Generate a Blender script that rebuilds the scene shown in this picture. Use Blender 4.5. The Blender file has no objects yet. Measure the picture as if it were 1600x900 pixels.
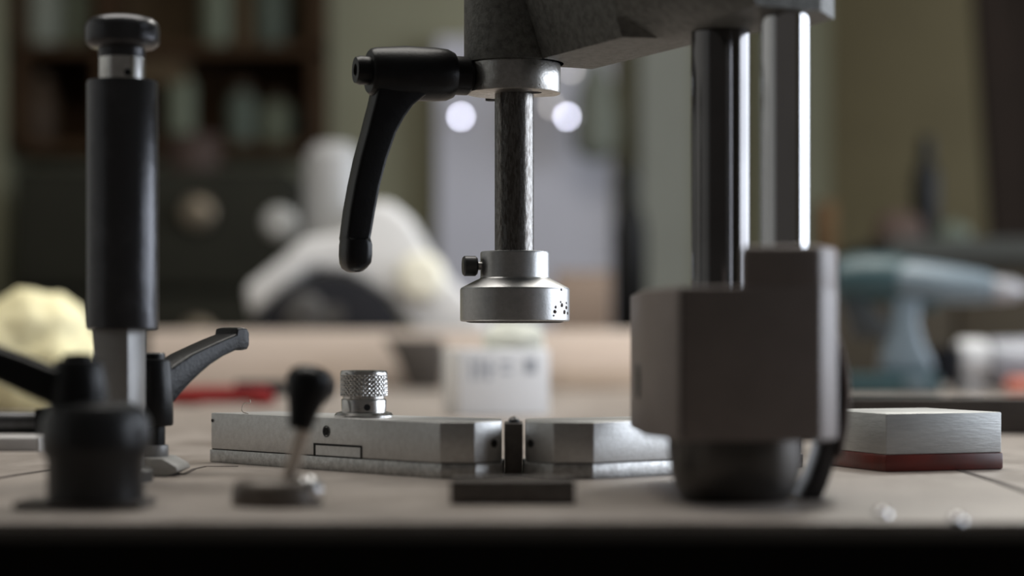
import bpy, bmesh, math, random
from mathutils import Vector, Matrix, noise
random.seed(7)

# ------------------------------------------------------------------ camera, world, light, exposure
SC = bpy.context.scene
COL = SC.collection
F = 3300.0          # focal length in pixels of the 1600 wide frame
HOR = 540.0         # image row of the eye level
BENCH = 0.90        # height of the bench surface
EYE = BENCH + 0.0501
FOCUS = 0.88

cam = bpy.data.cameras.new('camera')
cam.sensor_width = 36.0
cam.lens = F / 1600 * 36.0
cam.shift_y = (HOR - 450) / 1600
cam.clip_start = 0.01
cam.dof.use_dof = True
cam.dof.focus_distance = FOCUS
cam.dof.aperture_fstop = 4.9
cam_ob = bpy.data.objects.new('camera', cam)
COL.objects.link(cam_ob)
cam_ob.location = (0, 0, EYE)
cam_ob.rotation_euler = (math.radians(90), 0, 0)
SC.camera = cam_ob

world = bpy.data.worlds.new('workshop_air')
SC.world = world
world.use_nodes = True
world.node_tree.nodes['Background'].inputs[0].default_value = (0.95, 0.88, 0.82, 1)
world.node_tree.nodes['Background'].inputs[1].default_value = 0.06

WIN_Y0, WIN_Y1, WIN_Z0, WIN_Z1 = 0.25, 3.6, 0.78, 2.2
wl = bpy.data.lights.new('window_daylight', 'AREA')
wl.shape = 'RECTANGLE'
wl.size = WIN_Z1 - WIN_Z0
wl.size_y = WIN_Y1 - WIN_Y0
wl.energy = 88
wl.color = (0.82, 0.89, 1.0)
wl_ob = bpy.data.objects.new('window_daylight', wl)
COL.objects.link(wl_ob)
wl_ob.location = (2.52, (WIN_Y0 + WIN_Y1) / 2, (WIN_Z0 + WIN_Z1) / 2)
wl_ob.rotation_euler = (0, math.radians(90), 0)

pl_ = bpy.data.lights.new('bench_back_fill', 'AREA')      # unseen fill added over the back of the bench, no fixture
pl_.shape = 'DISK'; pl_.size = 0.45
pl_.energy = 11
pl_.color = (1.0, 0.97, 0.90)
pl_ob = bpy.data.objects.new('bench_back_fill', pl_)
COL.objects.link(pl_ob)
pl_ob.location = (0.6, 1.95, 2.05)

cl_ = bpy.data.lights.new('overhead_fill', 'AREA')       # unseen soft fill added overhead to even out the bench
cl_.shape = 'RECTANGLE'; cl_.size = 1.8; cl_.size_y = 1.2
cl_.energy = 34
cl_.color = (1.0, 0.96, 0.90)
cl_ob = bpy.data.objects.new('overhead_fill', cl_)
COL.objects.link(cl_ob)
cl_ob.location = (-0.2, 1.5, 2.72)

SC.view_settings.view_transform = 'Standard'
SC.view_settings.look = 'None'
SC.view_settings.gamma = 1
SC.view_settings.use_curve_mapping = False
SC.view_settings.exposure = 0.0

# ------------------------------------------------------------------ helpers
def W(px, py, d):
    """a point of the place at distance d from the camera's standing point"""
    return Vector(((px - 800) * d / F, d, EYE + (HOR - py) * d / F))

def WX(px, d): return (px - 800) * d / F
def WZ(py, d): return EYE + (HOR - py) * d / F

MATS = {}
def mat(name, col, rough=0.5, metal=0.0, col2=None, amount=0.5, scale=60, stretch=(1, 1, 1), bump=0.0, bscale=None,
        emit=None, spec=None, contrast=(0.35, 0.65), rough2=None, coat=0.0, sheen=0.0):
    m = bpy.data.materials.new(name)
    m.use_nodes = True
    nt = m.node_tree
    b = nt.nodes['Principled BSDF']
    b.inputs['Base Color'].default_value = (*col, 1)
    b.inputs['Roughness'].default_value = rough
    b.inputs['Metallic'].default_value = metal
    if spec is not None: b.inputs['Specular IOR Level'].default_value = spec
    if coat: b.inputs['Coat Weight'].default_value = coat
    if emit:
        b.inputs['Emission Color'].default_value = (*emit[0], 1)
        b.inputs['Emission Strength'].default_value = emit[1]
    tc = nt.nodes.new('ShaderNodeTexCoord')
    mp = nt.nodes.new('ShaderNodeMapping')
    mp.inputs['Scale'].default_value = stretch
    nt.links.new(tc.outputs['Object'], mp.inputs['Vector'])
    if col2 is not None:
        n = nt.nodes.new('ShaderNodeTexNoise')
        n.inputs['Scale'].default_value = scale
        n.inputs['Detail'].default_value = 6
        n.inputs['Roughness'].default_value = 0.62
        nt.links.new(mp.outputs[0], n.inputs['Vector'])
        r = nt.nodes.new('ShaderNodeMapRange')
        r.inputs[1].default_value, r.inputs[2].default_value = contrast
        r.inputs[3].default_value, r.inputs[4].default_value = 0.0, amount * 2 if amount < .5 else 1.0
        nt.links.new(n.outputs['Fac'], r.inputs[0])
        mx = nt.nodes.new('ShaderNodeMix'); mx.data_type = 'RGBA'
        mx.inputs[6].default_value = (*col, 1); mx.inputs[7].default_value = (*col2, 1)
        nt.links.new(r.outputs[0], mx.inputs[0])
        nt.links.new(mx.outputs[2], b.inputs['Base Color'])
        if rough2 is not None:
            rr_ = nt.nodes.new('ShaderNodeMapRange')
            rr_.inputs[3].default_value, rr_.inputs[4].default_value = rough, rough2
            nt.links.new(r.outputs[0], rr_.inputs[0])
            nt.links.new(rr_.outputs[0], b.inputs['Roughness'])
    if bump:
        n2 = nt.nodes.new('ShaderNodeTexNoise')
        n2.inputs['Scale'].default_value = bscale or scale * 4
        n2.inputs['Detail'].default_value = 4
        nt.links.new(mp.outputs[0], n2.inputs['Vector'])
        bp = nt.nodes.new('ShaderNodeBump')
        bp.inputs['Strength'].default_value = bump
        bp.inputs['Distance'].default_value = 0.001
        nt.links.new(n2.outputs['Fac'], bp.inputs['Height'])
        nt.links.new(bp.outputs[0], b.inputs['Normal'])
    MATS[name] = m
    return m

def finish(me, smooth=True, angle=35):
    if smooth:
        me.polygons.foreach_set('use_smooth', [True] * len(me.polygons))
        me.set_sharp_from_angle(angle=math.radians(angle))
    me.update()
    return me

def origin_of(parent):
    v = Vector((0, 0, 0))
    o = parent
    while o is not None:
        v += o.location
        o = o.parent
    return v

def obj(name, bm, material, parent=None, smooth=True, angle=35, bevel=0, seg=2, base=True):
    """bm holds world coordinates; the object's origin becomes its parent's (or its own base)"""
    bmesh.ops.remove_doubles(bm, verts=bm.verts, dist=1e-7)
    if bevel:
        bmesh.ops.recalc_face_normals(bm, faces=bm.faces)
        es = [e for e in bm.edges if len(e.link_faces) == 2 and e.calc_face_angle(0) > math.radians(28)]
        if es:
            bmesh.ops.bevel(bm, geom=es, offset=bevel, segments=seg, profile=0.5, affect='EDGES', clamp_overlap=True)
    bmesh.ops.recalc_face_normals(bm, faces=bm.faces)
    if parent is not None:
        org = origin_of(parent)
    else:
        xs = [v.co.x for v in bm.verts]; ys = [v.co.y for v in bm.verts]; zs = [v.co.z for v in bm.verts]
        org = Vector(((min(xs) + max(xs)) / 2, (min(ys) + max(ys)) / 2, min(zs)))
    for v in bm.verts: v.co -= org
    me = bpy.data.meshes.new(name)
    bm.to_mesh(me); bm.free()
    finish(me, smooth, angle)
    me.materials.append(MATS[material])
    o = bpy.data.objects.new(name, me)
    COL.objects.link(o)
    if parent is not None: o.parent = parent
    else: o.location = org
    return o

def tag(o, label, cat, group=None):
    o['label'] = label; o['category'] = cat
    if group: o['group'] = group
    return o

def thing(name, loc, label, cat, group=None):
    o = bpy.data.objects.new(name, None)
    o.empty_display_size = 0.02
    COL.objects.link(o)
    o.location = loc
    return tag(o, label, cat, group)

def struct(name, bm, material, **k):
    o = obj(name, bm, material, None, **k)
    o['kind'] = 'structure'
    return o

def box(x0, x1, y0, y1, z0, z1, bm=None):
    bm = bm or bmesh.new()
    vs = [bm.verts.new((x, y, z)) for x in (x0, x1) for y in (y0, y1) for z in (z0, z1)]
    for f in ((0, 1, 3, 2), (4, 6, 7, 5), (0, 4, 5, 1), (2, 3, 7, 6), (0, 2, 6, 4), (1, 5, 7, 3)):
        bm.faces.new([vs[i] for i in f])
    return bm

def plan(pts, z0, z1, bm=None):
    """a floor plan polygon raised from z0 to z1"""
    bm = bm or bmesh.new()
    lo = [bm.verts.new((x, y, z0)) for x, y in pts]
    hi = [bm.verts.new((x, y, z1)) for x, y in pts]
    n = len(pts)
    bm.faces.new(lo[::-1]); bm.faces.new(hi)
    for i in range(n): bm.faces.new((lo[i], lo[(i + 1) % n], hi[(i + 1) % n], hi[i]))
    return bm

def side(pts, d, depth, bm=None):
    """a side view outline (pixels at distance d) given its real depth"""
    bm = bm or bmesh.new()
    a = []; b = []
    for px, py in pts:
        p = W(px, py, d)
        a.append(bm.verts.new((p.x, d - depth / 2, p.z)))
        b.append(bm.verts.new((p.x, d + depth / 2, p.z)))
    n = len(pts)
    bm.faces.new(a); bm.faces.new(b[::-1])
    for i in range(n): bm.faces.new((a[i], b[i], b[(i + 1) % n], a[(i + 1) % n]))
    return bm

def frame_of(axis):
    a = Vector(axis).normalized()
    u = a.cross(Vector((0, 0, 1)))
    if u.length < 1e-4: u = Vector((1, 0, 0))
    u.normalize()
    v = u.cross(a).normalized()
    return a, u, v

def lathe(center, prof, axis=(0, 0, 1), seg=48, bm=None):
    """prof: list of (radius, distance along the axis)"""
    bm = bm or bmesh.new()
    a, u, v = frame_of(axis)
    c = Vector(center)
    rings = []
    for r, h in prof:
        if r <= 1e-6: rings.append([bm.verts.new(c + a * h)])
        else: rings.append([bm.verts.new(c + a * h + (u * math.cos(t) + v * math.sin(t)) * r)
                            for t in [2 * math.pi * i / seg for i in range(seg)]])
    for p, q in zip(rings, rings[1:]):
        for i in range(seg):
            j = (i + 1) % seg
            if len(p) == 1 and len(q) == 1: continue
            if len(p) == 1: bm.faces.new((p[0], q[j], q[i]))
            elif len(q) == 1: bm.faces.new((p[i], p[j], q[0]))
            else: bm.faces.new((p[i], p[j], q[j], q[i]))
    if len(rings[0]) > 1: bm.faces.new(rings[0][::-1])
    if len(rings[-1]) > 1: bm.faces.new(rings[-1])
    return bm

def loft(sections, bm=None):
    bm = bm or bmesh.new()
    rs = [[bm.verts.new(p) for p in s] for s in sections]
    n = len(rs[0])
    for p, q in zip(rs, rs[1:]):
        for i in range(n):
            j = (i + 1) % n
            bm.faces.new((p[i], p[j], q[j], q[i]))
    bm.faces.new(rs[0][::-1]); bm.faces.new(rs[-1])
    return bm

def rrect(c, u, v, hu, hv, r, k=3):
    """rounded rectangle section round c"""
    c = Vector(c); u = Vector(u); v = Vector(v)
    r = min(r, hu * .98, hv * .98)
    out = []
    for cx, cy, a0 in ((1, 1, 0), (-1, 1, 90), (-1, -1, 180), (1, -1, 270)):
        for i in range(k + 1):
            t = math.radians(a0 + 90 * i / k)
            out.append(c + u * (cx * (hu - r) + r * math.cos(t)) + v * (cy * (hv - r) + r * math.sin(t)))
    return out

def tube(pts, r, seg=10, bm=None):
    pts = [Vector(p) for p in pts]
    secs = []
    for i, p in enumerate(pts):
        a = (pts[min(i + 1, len(pts) - 1)] - pts[max(i - 1, 0)])
        a, u, v = frame_of(a)
        rad = r[i] if isinstance(r, (list, tuple)) else r
        secs.append([p + (u * math.cos(t) + v * math.sin(t)) * rad for t in [2 * math.pi * j / seg for j in range(seg)]])
    return loft(secs, bm)

# ------------------------------------------------------------------ materials
mat('steel_bar', (0.57, 0.57, 0.56), .40, 1, (0.51, 0.505, 0.495), .5, 420, bump=.12, bscale=1200, rough2=.46)
mat('steel_strip', (0.57, 0.57, 0.555), .40, 1, (0.38, 0.37, 0.36), .5, 380, bump=.15, bscale=900)
mat('aluminium', (0.49, 0.49, 0.488), .36, 1, (0.43, 0.43, 0.428), .5, 500, bump=.06, bscale=1500)
mat('collar_steel', (0.50, 0.49, 0.475), .26, 1, (0.36, 0.35, 0.33), .5, 320, bump=.10, bscale=900, rough2=.36)
mat('worn_spindle', (0.20, 0.192, 0.183), .22, 1, (0.065, 0.056, 0.048), .5, 1300, stretch=(1, 1, .22), bump=.10, bscale=1500,
    contrast=(.38, .68), rough2=.36)
mat('chrome', (0.62, 0.62, 0.63), .10, 1, (0.56, 0.56, 0.57), .5, 30)
mat('dull_chrome', (0.17, 0.165, 0.165), .14, 1, (0.14, 0.135, 0.135), .5, 30)
mat('ball_steel', (0.85, 0.85, 0.86), .30, 1)
mat('toggle_base', (0.165, 0.138, 0.118), .42, .3, (0.13, 0.11, 0.092), .5, 90)
mat('bright_steel', (0.70, 0.69, 0.67), .24, 1, (0.52, 0.51, 0.49), .5, 200)
mat('cast_arm', (0.150, 0.150, 0.138), .55, .35, (0.075, 0.074, 0.066), .5, 330, bump=.35, bscale=900, contrast=(.40, .68))
mat('housing_paint', (0.245, 0.205, 0.190), .50, .0, (0.215, 0.18, 0.166), .5, 60, bump=.1, bscale=600)
mat('foot_metal', (0.105, 0.098, 0.092), .32, .9, (0.085, 0.08, 0.075), .5, 50)
mat('black_plastic', (0.004, 0.004, 0.0045), .34, 0, (0.007, 0.007, 0.0075), .5, 160, bump=.08, bscale=900, spec=.26)
mat('black_matte', (0.010, 0.010, 0.011), .36, 0, (0.014, 0.014, 0.015), .5, 90, spec=.4)
mat('black_worn', (0.006, 0.006, 0.007), .34, 0, (0.016, 0.016, 0.017), .5, 500, bump=.2, bscale=700, contrast=(.58, .8), spec=.28)
mat('black_post', (0.062, 0.062, 0.066), .29, .75, (0.085, 0.085, 0.09), .5, 75, bump=.22, bscale=160, contrast=(.5, .75), rough2=.38)
mat('black_hole', (0.004, 0.004, 0.004), .8)
mat('gunmetal', (0.10, 0.10, 0.105), .38, .8, (0.06, 0.06, 0.06), .5, 100)
mat('grey_hex', (0.30, 0.295, 0.29), .42, .3, (0.25, 0.245, 0.24), .5, 80)
mat('foot_paint', (0.44, 0.43, 0.41), .45, 0, (0.37, 0.36, 0.34), .5, 150)
mat('tan_rod', (0.78, 0.68, 0.59), .4, 0, (0.70, 0.60, 0.51), .5, 90)
mat('block_grey', (0.50, 0.51, 0.50), .48, .7, (0.42, 0.425, 0.42), .5, 160, stretch=(.5, .5, 4), bump=.15, bscale=500)
mat('red_resin', (0.165, 0.024, 0.016), .32, 0, (0.085, 0.018, 0.012), .5, 60)
mat('dark_block', (0.14, 0.125, 0.115), .5, .2, (0.095, 0.083, 0.075), .5, 200)
mat('rust', (0.07, 0.035, 0.02), .85, 0, (0.02, 0.012, 0.008), .5, 900)
mat('pale_chip', (0.62, 0.58, 0.54), .7)
mat('bench_top', (0.345, 0.302, 0.268), .46, 0, (0.205, 0.172, 0.147), .5, 26, stretch=(1, .45, 1), bump=.18, bscale=260, rough2=.36, contrast=(.38, .72))
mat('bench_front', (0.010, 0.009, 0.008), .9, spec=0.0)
mat('seam', (0.045, 0.032, 0.025), .8)
mat('pale_board', (0.50, 0.48, 0.46), .5, 0, (0.40, 0.385, 0.37), .5, 20)
mat('dark_rail', (0.10, 0.088, 0.080), .42, .3, (0.07, 0.06, 0.055), .5, 40)
mat('yellow_cloth', (0.86, 0.80, 0.52), .85, 0, (0.76, 0.69, 0.40), .5, 22)
mat('red_plastic', (0.34, 0.022, 0.025), .4, 0, (0.26, 0.018, 0.02), .5, 30)
mat('saw_white', (0.68, 0.68, 0.68), .42, 0, (0.60, 0.60, 0.60), .5, 14)
mat('motor_shaded', (0.34, 0.34, 0.34), .4, 0, (0.29, 0.29, 0.285), .5, 14)  # saw white darkened: shade on the motor's left put into the colour
mat('pivot_brown', (0.060, 0.050, 0.043), .6, 0, (0.045, 0.038, 0.032), .5, 20)
mat('highlight_cream', (0.80, 0.78, 0.66), .4)
mat('saw_grey', (0.30, 0.30, 0.29), .45, 0, (0.25, 0.25, 0.24), .5, 14)
mat('saw_dark', (0.008, 0.0085, 0.012), .6, 0, (0.012, 0.0125, 0.016), .5, 20, spec=.2)
mat('saw_blade', (0.06, 0.058, 0.056), .5, .3)
mat('pine', (0.66, 0.56, 0.485), .55, 0, (0.58, 0.485, 0.41), .5, 9, stretch=(1, 8, 12))
mat('pine_dark', (0.55, 0.45, 0.37), .55, 0, (0.48, 0.385, 0.31), .5, 9, stretch=(1, 8, 12))
mat('box_white', (0.88, 0.88, 0.88), .6, 0, (0.84, 0.84, 0.84), .5, 18)
mat('box_print', (0.42, 0.44, 0.48), .6)
mat('leaf_paper', (0.72, 0.74, 0.66), .7)
mat('drill_teal', (0.026, 0.062, 0.072), .45, 0, (0.02, 0.05, 0.058), .5, 30)
mat('drill_light', (0.155, 0.20, 0.235), .4, 0, (0.125, 0.165, 0.195), .5, 30)
mat('drill_dark', (0.025, 0.030, 0.033), .5)
mat('drill_grey', (0.36, 0.36, 0.38), .4, .4)
mat('tool_grey', (0.40, 0.41, 0.45), .4, .1, (0.33, 0.34, 0.38), .5, 20)
mat('tool_white', (0.72, 0.72, 0.72), .4)
mat('tool_red', (0.55, 0.17, 0.12), .5)
mat('wall_olive', (0.37, 0.355, 0.245), .9, 0, (0.325, 0.312, 0.21), .5, 2.5, spec=.2)
mat('wall_cream', (0.58, 0.57, 0.53), .85, 0, (0.53, 0.52, 0.48), .5, 2.5)
mat('wall_brown', (0.160, 0.133, 0.074), .9, 0, (0.138, 0.114, 0.063), .5, 2.5, spec=.15)
mat('wall_green', (0.25, 0.245, 0.165), .9, 0, (0.22, 0.215, 0.145), .5, 2.5, spec=.2)
mat('ceiling_paint', (0.20, 0.195, 0.17), .9)
mat('floor_concrete', (0.17, 0.16, 0.15), .7, 0, (0.13, 0.125, 0.115), .5, 4)
mat('window_frame', (0.55, 0.54, 0.50), .5)
mat('door_lavender', (0.76, 0.745, 0.80), .6, 0, (0.70, 0.685, 0.74), .5, 2)
mat('shelf_brown', (0.060, 0.033, 0.016), .8, 0, (0.044, 0.024, 0.012), .5, 8, stretch=(1, 8, 8), spec=.12)
mat('shelf_light', (0.11, 0.076, 0.042), .8, 0, (0.09, 0.062, 0.034), .5, 8, spec=.15)
mat('jar_green', (0.15, 0.165, 0.115), .6, spec=.2)
mat('jar_teal', (0.10, 0.118, 0.092), .6, spec=.2)
mat('jar_pale', (0.21, 0.22, 0.175), .6, spec=.2)
mat('jar_pink', (0.07, 0.046, 0.036), .6, spec=.2)
mat('jar_brown', (0.055, 0.036, 0.022), .6, spec=.2)
mat('chest_green', (0.029, 0.028, 0.020), .8, 0, (0.023, 0.022, 0.016), .5, 5, spec=.12)
mat('brass', (0.22, 0.18, 0.13), .35, .5)
mat('panel_grey', (0.36, 0.36, 0.305), .8, 0, (0.32, 0.32, 0.27), .5, 3, spec=.2)
mat('bottle_black', (0.006, 0.006, 0.006), .5, spec=.2)
mat('cardboard', (0.36, 0.27, 0.21), .8, 0, (0.32, 0.235, 0.18), .5, 6)
mat('plank_dark', (0.020, 0.013, 0.009), .8, 0, (0.015, 0.010, 0.007), .5, 6, spec=.12)
mat('orange_wood', (0.095, 0.055, 0.024), .7, spec=.2)
mat('cabinet_brown', (0.048, 0.040, 0.028), .8, 0, (0.038, 0.031, 0.022), .5, 5, spec=.15)
mat('counter_slate', (0.045, 0.048, 0.044), .7, spec=.2)
mat('thread', (0.62, 0.55, 0.48), .8)
mat('lamp_glow', (0.9, 0.92, 1.0), .4, emit=((0.80, 0.81, 1.0), 27.0))
mat('reflection_glow', (0.7, 0.68, 0.64), .4, emit=((0.90, 0.85, 0.80), 5.0))  # weak glow standing in for two faint reflections
mat('lamp_case', (0.25, 0.25, 0.25), .5)

# ------------------------------------------------------------------ the room
RX, LX, BY, FY, TOPZ = 2.55, -2.3, 4.75, -1.2, 2.75
struct('floor', box(LX - .1, RX + .1, FY, BY + .1, -.1, 0), 'floor_concrete')
struct('ceiling', box(LX - .1, RX + .1, FY, BY + .1, TOPZ, TOPZ + .1), 'ceiling_paint')
struct('wall_back', box(LX - .1, RX + .1, BY, BY + .1, 0, TOPZ), 'wall_olive')
struct('wall_left', box(LX - .1, LX, FY, BY, 0, TOPZ), 'wall_cream')
wr = bmesh.new()
box(RX, RX + .1, FY, WIN_Y0, 0, TOPZ, wr); box(RX, RX + .1, WIN_Y1, BY, 0, TOPZ, wr)
box(RX, RX + .1, WIN_Y0, WIN_Y1, 0, WIN_Z0, wr); box(RX, RX + .1, WIN_Y0, WIN_Y1, WIN_Z1, TOPZ, wr)
struct('wall_right', wr, 'wall_brown')
wf = bmesh.new()
box(RX + .02, RX + .07, WIN_Y0, WIN_Y0 + .06, WIN_Z0, WIN_Z1, wf); box(RX + .02, RX + .07, WIN_Y1 - .06, WIN_Y1, WIN_Z0, WIN_Z1, wf)
box(RX + .02, RX + .07, WIN_Y0, WIN_Y1, WIN_Z0, WIN_Z0 + .06, wf); box(RX + .02, RX + .07, WIN_Y0, WIN_Y1, WIN_Z1 - .06, WIN_Z1, wf)
ym = (WIN_Y0 + WIN_Y1) / 2
box(RX + .02, RX + .07, ym - .03, ym + .03, WIN_Z0, WIN_Z1, wf)
struct('window_1', wf, 'window_frame')
# a brown stretch of the back wall and pilasters
struct('trim_1', box(WX(1296, 4.7), RX, 4.70, BY, 0, TOPZ), 'wall_brown')
struct('trim_2', box(WX(1000, 4.6), WX(1085, 4.6), 4.60, BY, 0, TOPZ), 'panel_grey')
struct('trim_3', box(WX(1190, 4.66), WX(1296, 4.66), 4.66, BY, 0, TOPZ), 'wall_green')
struct('trim_4', box(WX(-60, 4.5), WX(14, 4.5), 4.45, BY, 0, TOPZ), 'wall_green')
struct('door_1', box(WX(684, 4.66), WX(958, 4.66), 4.66, BY, 0, WZ(60, 4.66)), 'door_lavender')

# ------------------------------------------------------------------ background, far wall
def tagged(name, bm, m, label, cat, group=None, **k):
    return tag(obj(name, bm, m, None, **k), label, cat, group)

D = 4.45
t = thing('wall_shelf', (WX(255, D), D, WZ(238, D)), 'dark brown wooden wall shelf unit holding jars, upper left', 'shelf')
def pb(x0, x1, y0, y1, d, dep, bm=None):
    return box(WX(x0, d), WX(x1, d), d, d + dep, WZ(y1, d), WZ(y0, d), bm)
obj('back_panel', box(WX(18, D), WX(500, D), D + .22, D + .235, WZ(238, D), WZ(-240, D)), 'shelf_brown', t)
obj('back_board', box(WX(32, D), WX(484, D), D + .21, D + .219, WZ(66, D), WZ(-108, D)), 'shelf_light', t)
for a, b in ((18, 32), (150, 168), (484, 500)):
    obj('upright', pb(a, b, -240, 238, D, .22), 'shelf_brown', t)
for y in (68, 222, -110):
    obj('shelf_board', pb(18, 500, y, y + 16, D, .215), 'shelf_brown', t)
for a, b in ((205, 290), (372, 392)):
    obj('drawer_front', pb(a, b, -60 if a > 300 else 84, 68 if a > 300 else 128, D + .05, .05), 'shelf_light', t)
def jar(px, y0, y1, w, m, label, kind='jar', d=D + .08, shelf=None):
    r = w * d / F / 2
    z0, z1 = WZ(y1, d), WZ(y0, d); h = z1 - z0
    tt = thing('storage_jar' if kind == 'jar' else kind, (WX(px, d), d, z0), label, 'jar' if kind == 'jar' else 'bottle', 'jars on the wall shelf')
    obj('body', lathe((WX(px, d), d, z0), [(r * .85, 0), (r, h * .08), (r, h * .7), (r * .62, h * .84), (r * .55, h * .86)], seg=20), m, tt)
    obj('lid', lathe((WX(px, d), d, z0 + h * .86), [(r * .66, 0), (r * .68, h * .02), (r * .68, h * .12), (r * .6, h * .14)], seg=20), 'jar_brown', tt)
d_ = D + .08
sb1 = 540 - (540 - 68) * D / d_; sb2 = 540 - (540 - 222) * D / d_
jar(68, -60, sb1, 62, 'jar_pale', 'pale green jar at the left end of the top shelf')
jar(122, -40, sb1, 44, 'jar_green', 'green jar second from the left on the top shelf')
jar(338, -70, sb1, 48, 'jar_green', 'tall green jar in the middle of the top shelf')
jar(425, -60, sb1, 54, 'jar_teal', 'dull teal jar at the right end of the top shelf')
jar(62, 118, sb2, 56, 'jar_brown', 'brown jar at the left end of the lower shelf behind black post')
jar(282, 98, sb2, 44, 'jar_green', 'green jar on the lower shelf just right of the black post', )
jar(378, 130, sb2, 46, 'jar_teal', 'dark teal jar in the middle of the lower shelf')
jar(432, 148, sb2, 54, 'jar_green', 'squat green jar toward the right of the lower shelf')
jar(476, 160, sb2, 32, 'bottle_black', 'small black jar at the right end of the lower shelf')

D = 4.0
t = thing('tool_chest', (WX(230, D), D, 0), 'dark green tool chest standing under the wall shelf', 'cabinet')
obj('body', box(WX(16, D), WX(452, D), D + .02, D + .5, 0.0, WZ(262, D)), 'chest_green', t, bevel=.01)
for i in range(4):
    z1 = WZ(276, D) - i * .23
    dr = obj('drawer', box(WX(26, D), WX(442, D), D - .002, D + .02, z1 - .21, z1), 'chest_green', t, bevel=.004)
    obj('handle', lathe((WX(312, D), D - .002, z1 - .07), [(.012, 0), (.030, .012), (.030, .03), (.02, .036)], axis=(0, -1, 0), seg=20), 'brass', dr)
tagged('enamel_pot', lathe((WX(276, D), D + .2, WZ(262, D)), [(.045, 0), (.055, .01), (.055, .075), (.058, .08), (.052, .08), (.05, .03), (0, .03)], seg=24), 'jar_pink',
       'small dull pink pot standing on the green tool chest', 'pot')

# lamps before the lavender door, and two added glows for faint reflections
D = 4.5
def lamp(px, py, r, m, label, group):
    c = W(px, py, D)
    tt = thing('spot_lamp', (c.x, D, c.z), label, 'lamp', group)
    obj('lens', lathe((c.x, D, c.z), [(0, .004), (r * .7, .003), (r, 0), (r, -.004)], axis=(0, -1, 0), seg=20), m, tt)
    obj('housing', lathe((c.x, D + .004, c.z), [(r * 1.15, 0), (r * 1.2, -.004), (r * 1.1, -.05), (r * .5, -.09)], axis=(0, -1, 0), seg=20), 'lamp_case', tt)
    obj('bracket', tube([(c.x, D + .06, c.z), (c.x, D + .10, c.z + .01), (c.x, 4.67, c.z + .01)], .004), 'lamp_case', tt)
lamp(720, 182, .0050, 'lamp_glow', 'bright round lamp left of the steel spindle', 'round lamps on the pale door')
lamp(886, 182, .0050, 'lamp_glow', 'bright round lamp right of the steel spindle', 'round lamps on the pale door')
lamp(862, 166, .0050, 'reflection_glow', 'faint added glow, as of a reflection, half hidden behind the right bright lamp', 'round lamps on the pale door')
lamp(893, 110, .0050, 'reflection_glow', 'faint added glow, as of a reflection, just under the press arm', 'round lamps on the pale door')

D = 3.3
def bottle(name, px, y0, y1, w, m, label, cat, d):
    r = w * d / F / 2; z0 = WZ(y1, d); h = WZ(y0, d) - z0
    tt = thing(name, (WX(px, d), d, z0), label, cat)
    obj('body', lathe((WX(px, d), d, z0), [(r * .9, 0), (r, h * .03), (r, h * .62), (r * .8, h * .72), (r * .45, h * .80)], seg=24), m, tt)
    obj('cap', lathe((WX(px, d), d, z0 + h * .80), [(r * .5, 0), (r * .52, h * .02), (r * .52, h * .18), (r * .4, h * .20)], seg=24), m, tt)
# low cupboard carrying the things right of the door
cup = thing('low_cupboard', (WX(930, 3.2), 3.2, 0), 'brown low cupboard behind the workbench, under the black bottle', 'cabinet')
zc = WZ(520, 3.2)
obj('body', box(WX(868, 3.2), WX(1090, 3.2), 3.12, 3.5, 0, zc - .02), 'cabinet_brown', cup)
obj('top', box(WX(864, 3.2), WX(1094, 3.2), 3.10, 3.52, zc - .02, zc), 'cabinet_brown', cup)
bottle('black_bottle', 984, 262, 540 - (EYE - zc) * 0 - (zc - EYE) * F / 3.3, 54, 'bottle_black', 'tall black bottle standing left of the press columns', 'bottle', 3.3)
cb = thing('cardboard_box', (WX(910, 3.3), 3.3, zc), 'brown cardboard box on the low cupboard behind the pressure foot', 'box')
obj('carton', box(WX(866, 3.3), WX(952, 3.3), 3.24, 3.36, zc, WZ(428, 3.3)), 'cardboard', cb, bevel=.003)
for s in (-1, 1):
    obj('flap', box(*( (WX(866, 3.3), WX(906, 3.3)) if s < 0 else (WX(911, 3.3), WX(952, 3.3))), 3.24, 3.36, WZ(428, 3.3), WZ(425.5, 3.3)), 'cardboard', cb)
# pale things hung on the wall strip right of the door
tagged('hanging_bag', lathe((WX(930, 4.5), 4.5, WZ(250, 4.5)), [(.02, 0), (.045, .02), (.05, .08), (.04, .15), (.02, .2), (.012, .22)], seg=20), 'jar_pale',
       'pale olive cloth bag hanging by the door edge', 'bag')

# right hand side of the far wall
pl = bmesh.new()
a0, a1 = W(1548, -60, 3.9), W(1618, 470, 3.9)
ux = Vector((.075, 0, .0))
loft([[a0 + Vector((-.035, -.02, 0)), a0 + Vector((.035, -.02, 0)), a0 + Vector((.035, .02, 0)), a0 + Vector((-.035, .02, 0))],
      [a1 + Vector((-.035, -.02, -.6)), a1 + Vector((.035, -.02, -.6)), a1 + Vector((.035, .02, -.6)), a1 + Vector((-.035, .02, -.6))]], pl)
tagged('leaning_plank', pl, 'plank_dark', 'dark brown plank leaning at the right edge of the wall', 'plank')
tagged('wall_panel', box(WX(1592, 4.1), WX(1760, 4.1), 4.1, 4.14, 0, WZ(-200, 4.1)), 'plank_dark', 'dark board standing behind the leaning plank', 'board')
D = 3.0
rc = thing('storage_cabinet', (WX(1500, D), D, 0), 'long brown storage cabinet with slate top behind the cordless drill', 'cabinet')
zt = WZ(372, D)
obj('body', box(WX(1268, D), WX(1960, D), D + .02, D + .5, 0, zt - .03), 'cabinet_brown', rc)
obj('worktop', box(WX(1390, D), WX(1964, D), D, D + .5, zt - .03, zt), 'counter_slate', rc)
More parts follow.
